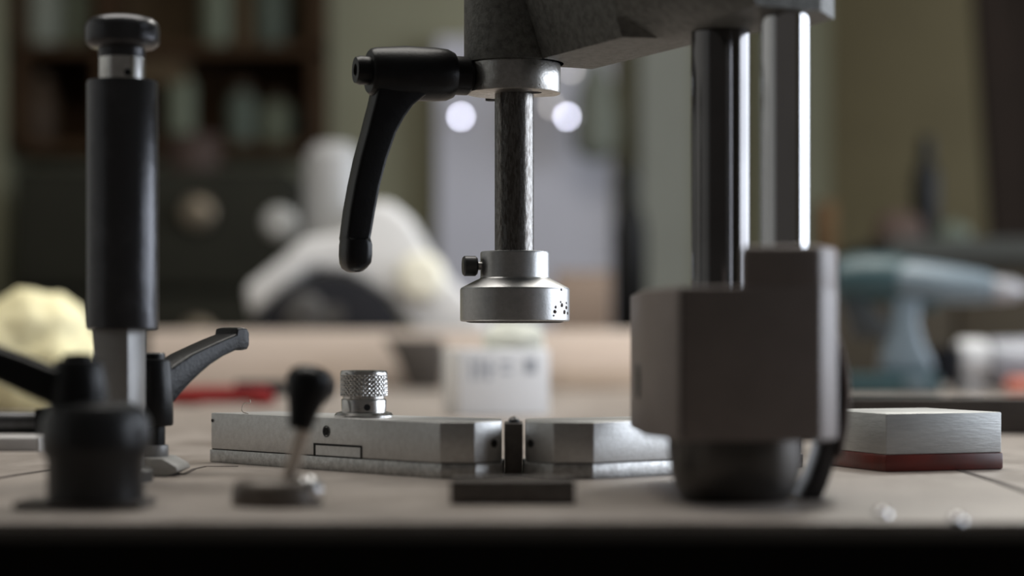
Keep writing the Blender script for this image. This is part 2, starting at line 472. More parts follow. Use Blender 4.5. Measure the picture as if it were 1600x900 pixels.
for i in range(3):
    x0 = WX(1275 + i * 225, D); x1 = WX(1275 + i * 225 + 215, D)
    dd = obj('door', box(x0, x1, D, D + .018, .1, zt - .05), 'cabinet_brown', rc, bevel=.003)
    obj('knob', lathe((x1 - .03, D, zt - .2), [(.006, 0), (.006, .01), (.012, .015), (.010, .024), (0, .026)], axis=(0, -1, 0), seg=16), 'brass', dd)
bottle('spray_bottle', 1447, 214, 540 - (zt - EYE) * F / 3.25, 44, 'bottle_black', 'dark slim bottle on the slate worktop before the brown wall', 'bottle', 3.25)
tagged('wood_offcut', box(WX(1276, 3.1), WX(1300, 3.1), 3.06, 3.14, zt - .03, WZ(318, 3.1)), 'orange_wood',
       'orange brown wood offcut standing beside the chrome column', 'wood block', bevel=.002)
def heap(name, px, py, w, h, m, label, cat, d, zb):
    bm = bmesh.new()
    bmesh.ops.create_icosphere(bm, subdivisions=3, radius=1)
    for v in bm.verts:
        n = noise.noise(v.co * 1.7 + Vector((px, 0, 0))) * .25 + noise.noise(v.co * 4.1) * .1
        v.co *= 1 + n
        if v.co.z < -.25: v.co.z = -.25
    hw = w * d / F / 2; hh = h * d / F
    for v in bm.verts:
        v.co = Vector((WX(px, d) + v.co.x * hw, d + v.co.y * hw * .6, zb + (v.co.z + .25) * hh / 1.25))
    return tagged(name, bm, m, label, cat)
heap('work_glove', 1405, 0, 80, 55, 'jar_pink', 'dull brown work glove lying left of the dark slim bottle', 'glove', 3.2, zt)
heap('crumpled_rag', 1490, 0, 60, 36, 'jar_teal', 'grey crumpled rag lying right of the dark slim bottle', 'rag', 3.2, zt)

# ------------------------------------------------------------------ workbench
BY0, BY1 = 0.604, 2.95
wb = thing('workbench', (0, 1.7, 0), 'long grey brown workbench with dark front edge carrying the machine and tools', 'workbench')
top = obj('bench_top', box(-1.5, 1.7, BY0, BY1, BENCH - .05, BENCH), 'bench_top', wb, bevel=.0015)
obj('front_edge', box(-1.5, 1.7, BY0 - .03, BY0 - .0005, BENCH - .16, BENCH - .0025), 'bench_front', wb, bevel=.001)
for x in (-1.4, 1.6):
    for y in (.75, 2.8):
        obj('leg', box(x - .04, x + .04, y - .04, y + .04, 0, BENCH - .05), 'dark_rail', wb)
def seam(pts, w=.0012):
    bm = bmesh.new()
    pv = []
    for px, py in pts:
        d = (EYE - BENCH) * F / (py - HOR)
        pv.append(Vector((WX(px, d), d, BENCH)))
    secs = []
    for i, p in enumerate(pv):
        a = (pv[min(i + 1, len(pv) - 1)] - pv[max(0, i - 1)]).normalized()
        n = Vector((-a.y, a.x, 0)) * w
        secs.append([p - n + Vector((0, 0, -.0006)), p + n + Vector((0, 0, -.0006)), p + n + Vector((0, 0, .0002)), p - n + Vector((0, 0, .0002))])
    return loft(secs, bm)
obj('seam', seam([(1500, 735), (1560, 754), (1640, 782)], .0016), 'seam', wb)
obj('seam', seam([(286, 742), (304, 733), (322, 729), (372, 729)], .0009), 'seam', wb)
obj('seam', seam([(-60, 757), (30, 742), (90, 733)], .0018), 'seam', wb)

# ------------------------------------------------------------------ things at the back of the bench
D = 2.5
tagged('pine_board', box(WX(236, D), WX(1180, D), D - .02, D + .02, BENCH, WZ(516, D - .02)), 'pine', 'long pale pine board lying along the back of the bench', 'board', bevel=.003)
tagged('pine_batten', box(WX(872, 2.44), WX(1180, 2.44), 2.43, 2.47, BENCH, WZ(574, 2.44)), 'pine_dark', 'narrow darker pine batten lying before the long board', 'board', bevel=.002)

# mitre saw
D = 2.42
zb = BENCH
sw = thing('mitre_saw', (WX(560, D), D, zb), 'white mitre saw with dark blade guard at the back of the bench', 'saw')
SD = 2.62
def S(pts): return side(pts, SD, .10)
obj('base', box(WX(395, SD), WX(720, SD), SD - .055, SD + .22, zb, WZ(524, SD)), 'saw_grey', sw, bevel=.006)
obj('motor', lathe((WX(514, SD), SD + .06, WZ(425, SD)), [(.028, 0), (.036, .01), (.038, .05), (.038, .12), (.035, .15), (.022, .165)], seg=32), 'motor_shaded', sw)
mm = obj('motor_cap', lathe((WX(440, SD), SD + .02, WZ(350, SD)), [(.019, 0), (.021, .01), (.021, .05), (.014, .06)], axis=(0, -1, 0), seg=28), 'saw_grey', sw)
obj('housing', side([(455, 400), (480, 375), (545, 368), (570, 322), (612, 318), (645, 345), (672, 392), (704, 436), (748, 478), (768, 508), (760, 530), (700, 534), (650, 520), (615, 470), (550, 430), (495, 422), (440, 470), (400, 500), (392, 450)], SD, .13), 'saw_white', sw, bevel=.012, seg=3)
obj('highlight_spot', lathe((WX(662, SD), SD - .06, WZ(436, SD)), [(.030, 0), (.030, .01), (.022, .02), (0, .024)], axis=(0, -1, 0), seg=28), 'highlight_cream', sw)  # cream disc added as the bright highlight on the saw body
pts = [(516 + 116 * math.cos(math.radians(a)), 532 - 104 * math.sin(math.radians(a))) for a in range(0, 181, 10)]
gd = obj('blade_guard', side(pts, SD - .075, .02), 'saw_dark', sw, bevel=.003)
obj('blade_flange', lathe((WX(487, SD), SD - .085, WZ(494, SD)), [(.026, 0), (.026, .006), (.02, .01), (0, .01)], axis=(0, -1, 0), seg=28), 'saw_blade', gd)
obj('blade_bolt', lathe((WX(530, SD), SD - .085, WZ(494, SD)), [(.014, 0), (.014, .008), (0, .01)], axis=(0, -1, 0), seg=20), 'saw_blade', gd)
obj('pivot_block', side([(600, 528), (692, 528), (696, 560), (690, 607), (640, 607), (622, 560)], 2.43, .06), 'pivot_brown', sw, bevel=.004)

# white carton with faint print, turned a little toward the window
D = 1.5
db = thing('white_carton', (WX(776, D), D, BENCH), 'white carton with faint grey print standing behind the fence hinge', 'box')
db.rotation_euler.z = math.radians(24)
cz1 = WZ(545, D)
obj('carton', box(WX(712, D), WX(868, D), D, D + .032, BENCH, cz1), 'box_white', db, bevel=.0015)
for a, b, c, e in ((732, 738, 562, 594), (744, 750, 560, 592), (754, 772, 573, 579), (758, 765, 562, 594), (782, 802, 564, 570), (782, 802, 578, 583), (824, 844, 560, 584)):
    obj('print', box(WX(a, D), WX(b, D), D - .0004, D + .0004, WZ(e, D), WZ(c, D)), 'box_print', db)
heap('crumpled_paper', 800, 0, 100, 44, 'leaf_paper', 'crumpled pale greenish paper lying on top of the white carton', 'paper', D + .025, cz1)

# red bar clamp on the bench
D = 1.76
rt = thing('bar_clamp', (WX(350, D), D, BENCH), 'red bar clamp lying on the bench behind the black clamp levers', 'clamp')
obj('bar', box(WX(262, D), WX(404, D), D - .008, D + .008, BENCH + .002, BENCH + .016), 'red_plastic', rt, bevel=.002)
obj('jaw', side([(390, 604), (418, 604), (430, 616), (430, 632), (392, 634)], D, .03), 'red_plastic', rt, bevel=.003)
obj('screw', lathe((WX(424, D), D, WZ(606, D)), [(.006, -.03), (.006, .03), (.009, .032), (.009, .05), (0, .052)], axis=(1, 0, 0), seg=16), 'saw_dark', rt)
obj('foot_pad', lathe((WX(300, D), D, BENCH), [(.007, 0), (.007, .002), (.004, .004)], seg=16), 'saw_dark', rt)
for x in (275, 395):
    obj('rest', box(WX(x, D), WX(x, D) + .008, D - .008, D + .008, BENCH, BENCH + .002), 'saw_dark', rt)

# yellow cloth
D = 1.62
bm = bmesh.new()
bmesh.ops.create_icosphere(bm, subdivisions=5, radius=1)
for v in bm.verts:
    c = v.co.copy()
    n = noise.noise(c * 1.6) * .16 + (1 - abs(noise.noise(c * 3.1 + Vector((3, 1, 2))))) * .10 + noise.noise(c * 7) * .035
    c *= .95 + n
    c.z = max(c.z, -.42)
    v.co = Vector((WX(55, D) + c.x * .053, D + c.y * .05, BENCH + (c.z + .42) * .063))
tagged('yellow_cloth', bm, 'yellow_cloth', 'crumpled pale yellow cloth on the bench behind the black post', 'cloth', angle=60)

# board and small tools at left
D = 1.03
tagged('thin_board', box(WX(-160, D), WX(84, D), D - .03, D + .06, BENCH, BENCH + .0065), 'pale_board', 'thin pale board lying flat at the left edge of the bench', 'board', bevel=.0008)
zb = BENCH + .0065
st = thing('steel_scraper', (WX(10, D), D + .02, zb), 'steel bar tool with black end lying on the thin pale board', 'tool')
obj('shank', tube([(WX(-150, D), D + .02, zb + .0055), (WX(-40, D), D + .02, zb + .0055), (WX(52, D), D + .02, zb + .0055)], .0055, 14), 'gunmetal', st)
obj('black_end', box(WX(46, D), WX(78, D), D + .01, D + .03, zb, zb + .0125), 'black_plastic', st, bevel=.001)

# rail behind the grey block
D = 1.19
rl = tagged('steel_rail', box(WX(1240, D), WX(1760, D), D, D + .02, BENCH, WZ(622, D)), 'dark_rail', 'dark metal rail running across the bench behind the grey block', 'rail', bevel=.0012)

# cordless drill
D = 2.15
dl = thing('cordless_drill', (WX(1400, D), D, BENCH), 'teal cordless drill standing upright on its battery behind the rail', 'drill')
def ring(px, cy, ry, rd):
    c = W(px, cy, D); k = D / F
    return [c + Vector((0, math.cos(t) * rd * k, math.sin(t) * ry * k)) for t in [2 * math.pi * i / 24 for i in range(24)]]
obj('motor_housing', loft([ring(1300, 438, 20, 20), ring(1306, 438, 34, 34), ring(1340, 436, 40, 38), ring(1392, 436, 38, 36), ring(1420, 440, 34, 32)]), 'drill_teal', dl)
obj('gear_housing', loft([ring(1392, 436, 32, 34), ring(1400, 438, 34, 36), ring(1470, 444, 31, 33), ring(1535, 449, 25, 26), ring(1550, 450, 21, 22)]), 'drill_light', dl)
obj('chuck', loft([ring(1548, 452, 16, 17), ring(1552, 452, 20, 20), ring(1585, 453, 17, 17), ring(1598, 454, 9, 9)]), 'drill_grey', dl)
obj('bit', loft([ring(1596, 454, 4, 4), ring(1690, 456, 4, 4)]), 'drill_grey', dl)
hd = obj('grip', side([(1388, 460), (1438, 462), (1432, 505), (1440, 535), (1456, 568), (1456, 585), (1372, 585), (1378, 540), (1390, 505)], D, .032), 'drill_light', dl, bevel=.007, seg=3)
obj('trigger', side([(1434, 462), (1476, 464), (1466, 482), (1434, 492)], D, .016), 'drill_teal', hd, bevel=.003)
obj('rear_grip', side([(1304, 455), (1350, 468), (1378, 500), (1392, 508), (1388, 530), (1330, 530), (1322, 500)], D, .03), 'drill_dark', dl, bevel=.005)
bt = obj('battery', side([(1318, 584), (1458, 584), (1462, 600), (1462, 540 + .0501 * F / D), (1314, 540 + .0501 * F / D), (1314, 600)], D, .07), 'drill_teal', dl, bevel=.004)
obj('battery_latch', side([(1414, 590), (1450, 590), (1450, 606), (1414, 606)], D - .036, .006), 'drill_light', bt, bevel=.001)

# angle grinder lying beside it
D = 2.2
ag = thing('angle_grinder', (WX(1540, D), D, BENCH), 'grey angle grinder lying on the bench right of the cordless drill', 'grinder')
def ringg(px, cy, r):
    c = W(px, cy, D); k = D / F
    return [c + Vector((0, math.cos(t) * r * k, math.sin(t) * r * k)) for t in [2 * math.pi * i / 24 for i in range(24)]]
obj('body', loft([ringg(1540, 570, 34), ringg(1548, 570, 40), ringg(1620, 570, 42), ringg(1720, 570, 36), ringg(1730, 570, 28)]), 'tool_grey', ag)
obj('gear_head', loft([ringg(1492, 562, 22), ringg(1498, 562, 32), ringg(1535, 564, 34), ringg(1542, 565, 30)]), 'tool_white', ag)
obj('spindle_guard', lathe((WX(1512, D), D, BENCH), [(.010, 0), (.018, .002), (.018, .012), (.012, .016)], seg=24), 'tool_white', ag)
obj('guard_plate', side([(1452, 545), (1494, 540), (1494, 600), (1456, 600)], D, .05), 'saw_dark', ag, bevel=.004)
obj('side_grip', lathe((WX(1600, D), D - .045, BENCH + .009), [(.006, -.03), (.009, -.025), (.009, .04), (.007, .045)], axis=(1, 0, 0), seg=16), 'tool_red', ag)

# ------------------------------------------------------------------ grey block with red base, right
c0 = Vector((.148, .836)); ang = math.radians(22)
e1 = Vector((math.cos(ang), math.sin(ang))); e2 = Vector((-e1.y, e1.x))
e2 = Vector((math.cos(math.radians(108)), math.sin(math.radians(108))))
gb = thing('sanding_block', (.17, .87, BENCH), 'grey metal block with dark red base at the right of the bench', 'block')
def quad(a, L, Wd, off=0):
    return [(p.x, p.y) for p in (a - e1 * off - e2 * off, a + e1 * (L + off) - e2 * off, a + e1 * (L + off) + e2 * (Wd + off), a - e1 * off + e2 * (Wd + off))]
obj('red_base', plan(quad(c0, .0545, .062, .0006), BENCH, BENCH + .0068), 'red_resin', gb, bevel=.0009)
obj('metal_block', plan(quad(c0, .0545, .062), BENCH + .0068, BENCH + .0232), 'block_grey', gb, bevel=.0006)

# ------------------------------------------------------------------ the angled fence
FH = .0212; SH = .0055
fl = thing('angled_fence', (-.06, .86, BENCH), 'left grey steel fence arm with knurled knob and label slot', 'fence')
u = Vector((.103, -.114)).normalized(); n = Vector((-u.y, u.x))     # n points to the back right
if n.y < 0: n = -n
L0 = Vector((-.1295, .909)); L1 = Vector((-.0272, .7955)); L2 = Vector((-.0142, .7955)); L3 = Vector((-.0040, .806))
wbar = .034
L4 = L3 + Vector((0, .03)); L5 = L0 + n * wbar
lb = [L0, L1, L2, L3, L4, L5]
obj('bar', plan([(p.x, p.y) for p in lb], BENCH + SH + .0003, BENCH + FH), 'steel_bar', fl, bevel=.0004)
def grow(pts, e):
    c = sum(pts, Vector((0, 0))) / len(pts)
    return [p + (p - c).normalized() * e for p in pts]
obj('base_strip', plan([(p.x, p.y) for p in grow(lb, .0009)], BENCH, BENCH + SH), 'steel_strip', fl, bevel=.0004)
obj('joint', plan([(p.x, p.y) for p in grow(lb, -.0006)], BENCH + SH, BENCH + SH + .0003), 'black_hole', fl)
nf = Vector((-n.x, -n.y, 0))          # outward normal of the front face
def on_face(px, py, A, B):
    """point of the vertical face through A,B that the pixel shows"""
    r = Vector(((px - 800) / F, 1.0)); ab = B - A
    den = r.x * ab.y - r.y * ab.x
    d = (A.x * ab.y - A.y * ab.x) / den
    return Vector((r.x * d, d, EYE + (HOR - py) * d / F))
def hole(px, py, A, B, r, nrm, parent, name='socket_screw'):
    c = on_face(px, py, A, B)
    o = obj(name, lathe(c, [(r * 1.25, -.0005), (r * 1.25, .0002), (r, .0002), (r * .9, -.0004), (0, -.0004)], axis=nrm, seg=24), 'gunmetal', parent)
    obj('recess', lathe(c, [(r * .95, -.0003), (r * .95, .00015), (0, .00015)], axis=nrm, seg=6 if name == 'socket_screw' else 20), 'black_hole', o)
hole(510, 674, L0, L1, .0019, nf, fl)
hole(332, 657, L0, L1, .0006, nf, fl, 'drill_hole')
f3 = Vector((L3.y - L2.y, -(L3.x - L2.x), 0)).normalized()
hole(772, 693, L2, L3, .0013, f3, fl, 'drill_hole')
# label slot: dark frame and a plate in it
def facebox(x0, x1, y0, y1, A, B, out, bm=None):
    """a thin box on the face: corners from pixels at its ends"""
    p = on_face(x0, y0, A, B); q = on_face(x1, y0, A, B); dz = .0
    z1 = EYE + (HOR - y0) * p.y / F; z0 = EYE + (HOR - y1) * p.y / F
    nn = nf
    pts = [(p.x - nn.x * .001, p.y - nn.y * .001), (q.x - nn.x * .001, q.y - nn.y * .001), (q.x + nn.x * out, q.y + nn.y * out), (p.x + nn.x * out, p.y + nn.y * out)]
    return plan(pts, z0, z1, bm)
sl = obj('label_slot', facebox(490, 566, 692, 714.5, L0, L1, .0001), 'black_hole', fl)
obj('label_plate', facebox(494, 563.5, 695.5, 710.5, L0, L1, .00025), 'steel_bar', sl)

def knurled_knob(cx, cy, z0, parent):
    k = .855 / F
    kb = obj('knob_flange', lathe((cx, cy, z0), [(46 * k, 0), (46 * k, 3 * k), (43 * k, 7 * k), (36 * k, 9 * k)], seg=56), 'bright_steel', parent)
    obj('knob_neck', lathe((cx, cy, z0), [(35 * k, 8 * k), (35.5 * k, 26 * k), (34.5 * k, 28 * k), (33 * k, 29 * k), (33 * k, 32 * k), (36 * k, 33 * k)], seg=56), 'bright_steel', kb)
    # knurl: diamond pyramids
    bm = bmesh.new()
    nu, nv = 176, 30
    h0, h1, R = 33 * k, 68 * k, 37.4 * k
    rings = []
    for j in range(nv + 1):
        row = []
        for i in range(nu):
            a = 2 * math.pi * i / nu; hh = h0 + (h1 - h0) * j / nv
            p1 = abs(((a * 34 / (2 * math.pi) + hh / (2 * math.pi * R) * 34) % 1) - .5) * 2
            p2 = abs(((a * 34 / (2 * math.pi) - hh / (2 * math.pi * R) * 34) % 1) - .5) * 2
            rr = R - (max(p1, p2) ** 2) * .00055
            row.append(bm.verts.new((cx + rr * math.cos(a), cy + rr * math.sin(a), z0 + hh)))
        rings.append(row)
    for p, q in zip(rings, rings[1:]):
        for i in range(nu): bm.faces.new((p[i], p[(i + 1) % nu], q[(i + 1) % nu], q[i]))
    obj('knurled_grip', bm, 'bright_steel', kb, angle=25)
    obj('knob_top', lathe((cx, cy, z0), [(37 * k, 66 * k), (37 * k, 69 * k), (35 * k, 72.5 * k), (30 * k, 73 * k), (29 * k, 71 * k), (0, 71 * k)], seg=56), 'bright_steel', kb)
    a = math.asin(7.5 / 35.2)
    pos = Vector((cx + 35.2 * k * math.sin(a), cy - 35.2 * k * math.cos(a), z0 + 16 * k))
    obj('pin_hole', lathe(pos, [(5 * k, -.0005), (5 * k, .0001), (0, .0001)], axis=(math.sin(a), -math.cos(a), 0), seg=20), 'black_hole', kb)
kc = W(568.5, 652, .855)
knurled_knob(kc.x, kc.y, BENCH + FH, fl)
hr = []
for i in range(14):
    s = i / 13
    hr.append(W(388 - 10 * math.sin(s * 5) * (1 - s * .3) - 4 * s, 645 - 22 * s + 3 * math.sin(s * 9), .892))
hr[0].z = BENCH + FH + .0001
tagged('wood_fibre', tube(hr, .00022, 6), 'thread', 'thin curled pale fibre standing on the left fence arm', 'fibre')

fr = thing('angled_fence', (.06, .84, BENCH), 'right steel fence arm running behind the grey machine housing', 'fence')
R1 = Vector((.0307, .7955)); R2 = Vector((.0157, .7955)); R3 = Vector((.0052, .806))
ur = Vector((.77, .64)).normalized(); nr = Vector((-ur.y, ur.x))
R0 = R1 + ur * .115
rb = [R0, R0 + nr * wbar, R3 + Vector((0, .03)), R3, R2, R1]
obj('bar', plan([(p.x, p.y) for p in rb], BENCH + SH + .0003, BENCH + FH), 'steel_bar', fr, bevel=.0004)
obj('base_strip', plan([(p.x, p.y) for p in grow(rb, .0009)], BENCH, BENCH + SH), 'steel_strip', fr, bevel=.0004)
obj('joint', plan([(p.x, p.y) for p in grow(rb, -.0006)], BENCH + SH, BENCH + SH + .0003), 'black_hole', fr)
f4 = Vector((-(R3.y - R2.y), (R3.x - R2.x), 0)).normalized()
hole(829, 693, R2, R3, .0013, f4, fr, 'drill_hole')
kp = R1 + ur * .040 + nr * .015
knurled_knob(WX(1046, .845), .845, BENCH + FH, fr)
hg = thing('pivot_block', (.0005, .82, BENCH), 'dark hinge pin block between the two fence arms', 'hinge')
obj('hinge_block', plan([(-.0030, .8125), (.0042, .8125), (.0042, .836), (-.0030, .836)], BENCH, BENCH + FH - .001), 'dark_block', hg, bevel=.0004)
obj('hinge_pin', lathe((.0008, .818, BENCH + FH - .001), [(.0022, 0), (.0022, .0012), (.0012, .0022), (0, .0026)], seg=20), 'gunmetal', hg)

# low dark block before the hinge
lbk = thing('stop_block', (0, .70, BENCH), 'low dark steel block on the bench before the fence hinge', 'block')
obj('body', box(WX(703, .665), WX(899, .665), .665, .677, BENCH, BENCH + .0078), 'dark_block', lbk, bevel=.0005)
obj('lip', box(WX(712, .67), WX(890, .67), .6772, .690, BENCH, BENCH + .003), 'dark_block', lbk, bevel=.0004)

# ------------------------------------------------------------------ the clamping press
mp_ = thing('clamping_press', (.075, .72, BENCH), 'grey clamping press with steel spindle, black lever and chrome columns', 'press')
ZB = EYE + .1173
P0 = Vector((.004, .88)); ds = Vector((.447, -.894)).normalized(); ws = Vector((.894, .447)).normalized()
def arm_pt(s, w, z):
    p = P0 + ds * s + ws * w
    return Vector((p.x, p.y, z))
secs = []
for s, ol, flw, R in ((-.001, -.0195, .0, .034), (.085, -.0195, .0, .034), (.0895, -.0195, .013, .034), (.110, -.0195, .013, .035),
                      (.128, -.0185, .010, .044), (.138, -.017, .007, .0475), (.158, -.013, .005, .0460), (.172, -.006, .004, .0305)):
    secs.append([arm_pt(s, ol, ZB + .066), arm_pt(s, ol * .9, ZB + .056), arm_pt(s, ol * .45, ZB + .026), arm_pt(s, ol * .14 + flw * .12, ZB + .0075), arm_pt(s, flw, ZB), arm_pt(s, R, ZB), arm_pt(s, R, ZB + .066)])
arm = obj('arm', loft(secs), 'cast_arm', mp_, angle=40)
SPX, SPY = WX(803, .88), .88
obj('nose', lathe((SPX, SPY, ZB), [(.0208, 0), (.0208, .062)], seg=64), 'cast_arm', arm)

# collar with flat and holes
k = .88 / F
cbm = bmesh.new()
cp = []
for i in range(72):
    a = 2 * math.pi * i / 72
    x, y = .0197 * math.cos(a), .0197 * math.sin(a)
    nx, ny = math.cos(math.radians(66)), math.sin(math.radians(66))   # flat at the back right
    dd = x * nx + y * ny
    if dd > .0155: x, y = x - nx * (dd - .0155), y - ny * (dd - .0155)
    cp.append((WX(802, .88) + x, .88 + y))
col_ = obj('collar', plan(cp, EYE + .1048, ZB), 'collar_steel', mp_, bevel=.0005, seg=2)
for px, py, r, m in ((833, 144.5, .0036, .0145), (768, 157, .0026, .0)):
    d = .1048 * F / (HOR - py)
    obj('bolt_hole', lathe((WX(px, d), d, EYE + .1048), [(r, -.0001), (r, .001), (0, .001)], seg=24), 'black_hole', col_)

obj('spindle', lathe((WX(803.5, .88), .88, EYE + .036), [(30.5 * k, 0), (30.5 * k, .0815 - .008)], seg=64), 'worn_spindle', mp_)

# pressure foot
fx = WX(804.5, .88)
zf = lambda y: EYE + (HOR - y) * k
foot_prof = [(80, 502.6), (84, 502.2), (85.4, 500.5), (85.6, 498), (85.6, 453), (84.6, 450.5), (82.5, 449), (60, 437.5), (56, 435.8), (54.2, 434), (54, 432), (54, 396), (53.2, 393.8), (51, 393), (33, 393), (32, 396)]
pf = obj('pressure_foot', lathe((fx, .88, 0), [(r * k, zf(y)) for r, y in foot_prof], seg=72), 'aluminium', mp_, angle=14)
obj('rubber_face', lathe((fx, .88, zf(504.3)), [(70 * k, 0), (76 * k, .0003), (76 * k, .0007)], seg=48), 'black_hole', pf)
ss = obj('set_screw', lathe((fx - 52 * k, .878, zf(416)), [(6.5 * k, -.001), (6.5 * k, 6.5 * k)], axis=(-.985, -.17, 0), seg=20), 'bright_steel', pf)
obj('screw_head', lathe((fx - 52 * k, .878, zf(416)), [(9 * k, 6 * k), (13 * k, 7 * k), (15.8 * k, 10 * k), (15.8 * k, 27 * k), (13.5 * k, 29.5 * k), (0, 29.5 * k)], axis=(-.985, -.17, 0), seg=28), 'gunmetal', ss)
random.seed(3)
for cx_, cy_, r_, m_ in ((866, 488, 3.2, 'rust'), (867, 481, 2.2, 'rust'), (877, 478, 3.2, 'rust'), (884, 481, 3.0, 'rust'), (881, 488, 3.4, 'rust'), (875, 473, 1.8, 'rust'), (886, 490, 2.6, 'rust'), (884, 474, 2.0, 'rust'), (876, 454, 2.0, 'rust'), (864, 494, 1.5, 'rust')):
    sx = (cx_ - 804.5) / 85.6
    a = math.asin(max(-1, min(1, sx)))
    nrm = Vector((math.sin(a), -math.cos(a), 0))
    c = Vector((fx, .88, zf(cy_))) + nrm * 85.6 * k
    bm = bmesh.new()
    bmesh.ops.create_icosphere(bm, subdivisions=2, radius=1)
    _, uu, vv = frame_of(nrm)
    for v in bm.verts:
        q = v.co * (1 + .45 * noise.noise(v.co * 2.3 + Vector((cx_, cy_, 0))))
        v.co = c + uu * q.x * r_ * k * 1.15 + vv * q.y * r_ * k + nrm * q.z * .00025
    obj('rust_pit', bm, m_, pf)

# clamp lever on the collar
ax = Vector((-.94, -.342, 0)).normalized()      # hub axis, out to the left and a little to the camera
bx_ = Vector((.342, -.94, 0)).normalized()      # across it, to the camera
HZ = EYE + (HOR - 114.5) * .864 / F
hc = Vector((WX(802, .88), .88, HZ))
kk = .864 / F
cl = obj('clamp_lever', lathe(hc, [(22 * kk, .0265), (36 * kk, .0268), (40.5 * kk, .0295), (42 * kk, .034), (42.5 * kk, .047), (38.0 * kk, .0600), (36 * kk, .0616), (33 * kk, .0624), (20 * kk, .0626)], axis=ax, seg=56), 'black_plastic', mp_)
obj('sleeve', lathe(hc, [(26 * kk, .0190), (30.5 * kk, .0205), (30.5 * kk, .0272)], axis=ax, seg=48), 'black_plastic', cl)
obj('threaded_stud', lathe(hc, [(17 * kk, .012), (17 * kk, .0195)], axis=ax, seg=32), 'gunmetal', cl)
bt_ = obj('push_button', lathe(hc + Vector((0, 0, 1.5 * kk)), [(22 * kk, .061), (22.5 * kk, .0664), (20 * kk, .0682), (10 * kk, .0682), (9 * kk, .0670), (0, .0670)], axis=ax, seg=40), 'black_plastic', cl)
T = .0135
rows = [(128, 583, 690), (140, 577, 683), (152, 574, 664), (166, 571, 648), (185, 566, 635), (210, 560, 622), (250, 549.5, 608.5), (290, 541, 598), (330, 534, 590.5), (366, 529.5, 584.5), (374, 528.5, 583),
        (377, 527, 586), (384, 526, 588), (400, 525.5, 588), (412, 526.5, 586.5), (420, 530, 580), (425, 538, 572), (426.5, 545, 566)]
ss_ = []
for y, xl, xr in rows:
    z = EYE + (HOR - y) * kk
    tt = T * (1.0 if y < 376 else 1.22) * (1 if y < 415 else (.9 if y < 424 else .6))
    # front face edges (towards camera) seen at xl+facet and xr
    fac = .342 * tt / kk
    xa, xb = WX(min(xl + fac, xr - 8), .862), WX(xr, .862)
    s_out = (hc.x + .342 * tt / 2 - xa) / .94
    s_in = (hc.x + .342 * tt / 2 - xb) / .94
    cs = (s_out + s_in) / 2
    c = Vector((hc.x, hc.y, z)) + ax * cs
    c.z = z
    hu = max((s_out - s_in) / 2, .001)
    ss_.append(rrect(c, ax, bx_, hu, tt / 2, .0016 if y < 376 else .0035))
stem = obj('handle', loft(ss_), 'black_plastic', cl, angle=40)

# columns
obj('support_column', lathe((.0780, .790, EYE + .002), [(.0110, 0), (.0110, .117)], seg=64), 'dull_chrome', mp_)
obj('guide_column', lathe((.0964, .747, EYE + .002), [(.00855, 0), (.00855, .117)], seg=64), 'chrome', mp_)

# housing
zbot = EYE - .0295; zlow = EYE + .0183; zhi = EYE + .0309
hp = [(.0512, .650), (.0952, .650), (.1022, .663), (.1022, .795), (.062, .800), (.0429, .765), (.0429, .690)]
hs = obj('housing', plan(hp, zbot, zlow), 'housing_paint', mp_, bevel=.0009, seg=3)
obj('raised_end', plan([(WX(1158, .651), .6505), (.0952, .6502), (.1020, .663), (.1020, .700), (WX(1158, .70), .700)], zlow - .004, zhi), 'housing_paint', hs, bevel=.0016, seg=3)
obj('panel_seam', box(WX(1063, .6497), WX(1066, .6497), .6497, .651, zbot + .001, zlow - .001), 'dark_block', hs)
obj('side_screw', lathe((.0435, .715, EYE - .012), [(.006, 0), (.006, .0012), (.004, .0018)], axis=(-1, 0, 0), seg=24), 'gunmetal', hs)
k7 = .684 / F
obj('pedestal', lathe((.0724, .684, BENCH), [(.0155, 0), (.0175, .001), (.0197, .0045), (.0210, .0095), (.0217, .015), (.0219, .0206)], seg=64), 'foot_metal', mp_)
outer = [(1288, 505), (1302, 545), (1310, 580), (1313, 612), (1310, 660), (1300, 712), (1285, 757), (1276, 776.2)]
inner = [(1242, 776.2), (1260, 745), (1274, 705), (1284, 650), (1286, 600), (1280, 540)]
gdp = obj('curved_guard', side(outer + inner, .70, .022), 'black_post', mp_, bevel=.0008)
o2 = [(x + 7, y) for x, y in outer[:6]]
obj('guard_band', side(o2 + outer[:6][::-1], .70, .026), 'housing_paint', gdp, bevel=.0004)

# ------------------------------------------------------------------ black post with mushroom cap
D = .78; k = D / F
px0 = WX(191.5, D)
po = thing('stop_post', (px0, D, BENCH), 'tall black cylindrical post with mushroom cap and silver neck band', 'post')
zz = lambda y: EYE + (HOR - y) * k
obj('sleeve', lathe((px0, D, 0), [(50 * k, zz(515)), (55 * k, zz(513)), (55.5 * k, zz(500)), (55.5 * k, zz(131)), (54 * k, zz(127.5)), (40 * k, zz(127))], seg=56), 'black_post', po)
obj('neck_band', lathe((px0 - 1 * k, D, 0), [(35.5 * k, zz(130)), (35.5 * k, zz(90))], seg=48), 'bright_steel', po)
obj('cap_neck', lathe((px0 - 1 * k, D, 0), [(36 * k, zz(91)), (36.5 * k, zz(78)), (38 * k, zz(72))], seg=48), 'black_post', po)
obj('cap', lathe((px0, D, 0), [(38 * k, zz(77)), (50 * k, zz(75)), (56 * k, zz(69)), (57.5 * k, zz(62)), (57.5 * k, zz(45)), (55 * k, zz(37)), (48 * k, zz(30.5)), (36 * k, zz(27)), (0, zz(26))], seg=56), 'black_post', po, angle=50)
a = math.asin(14 / 35.5)
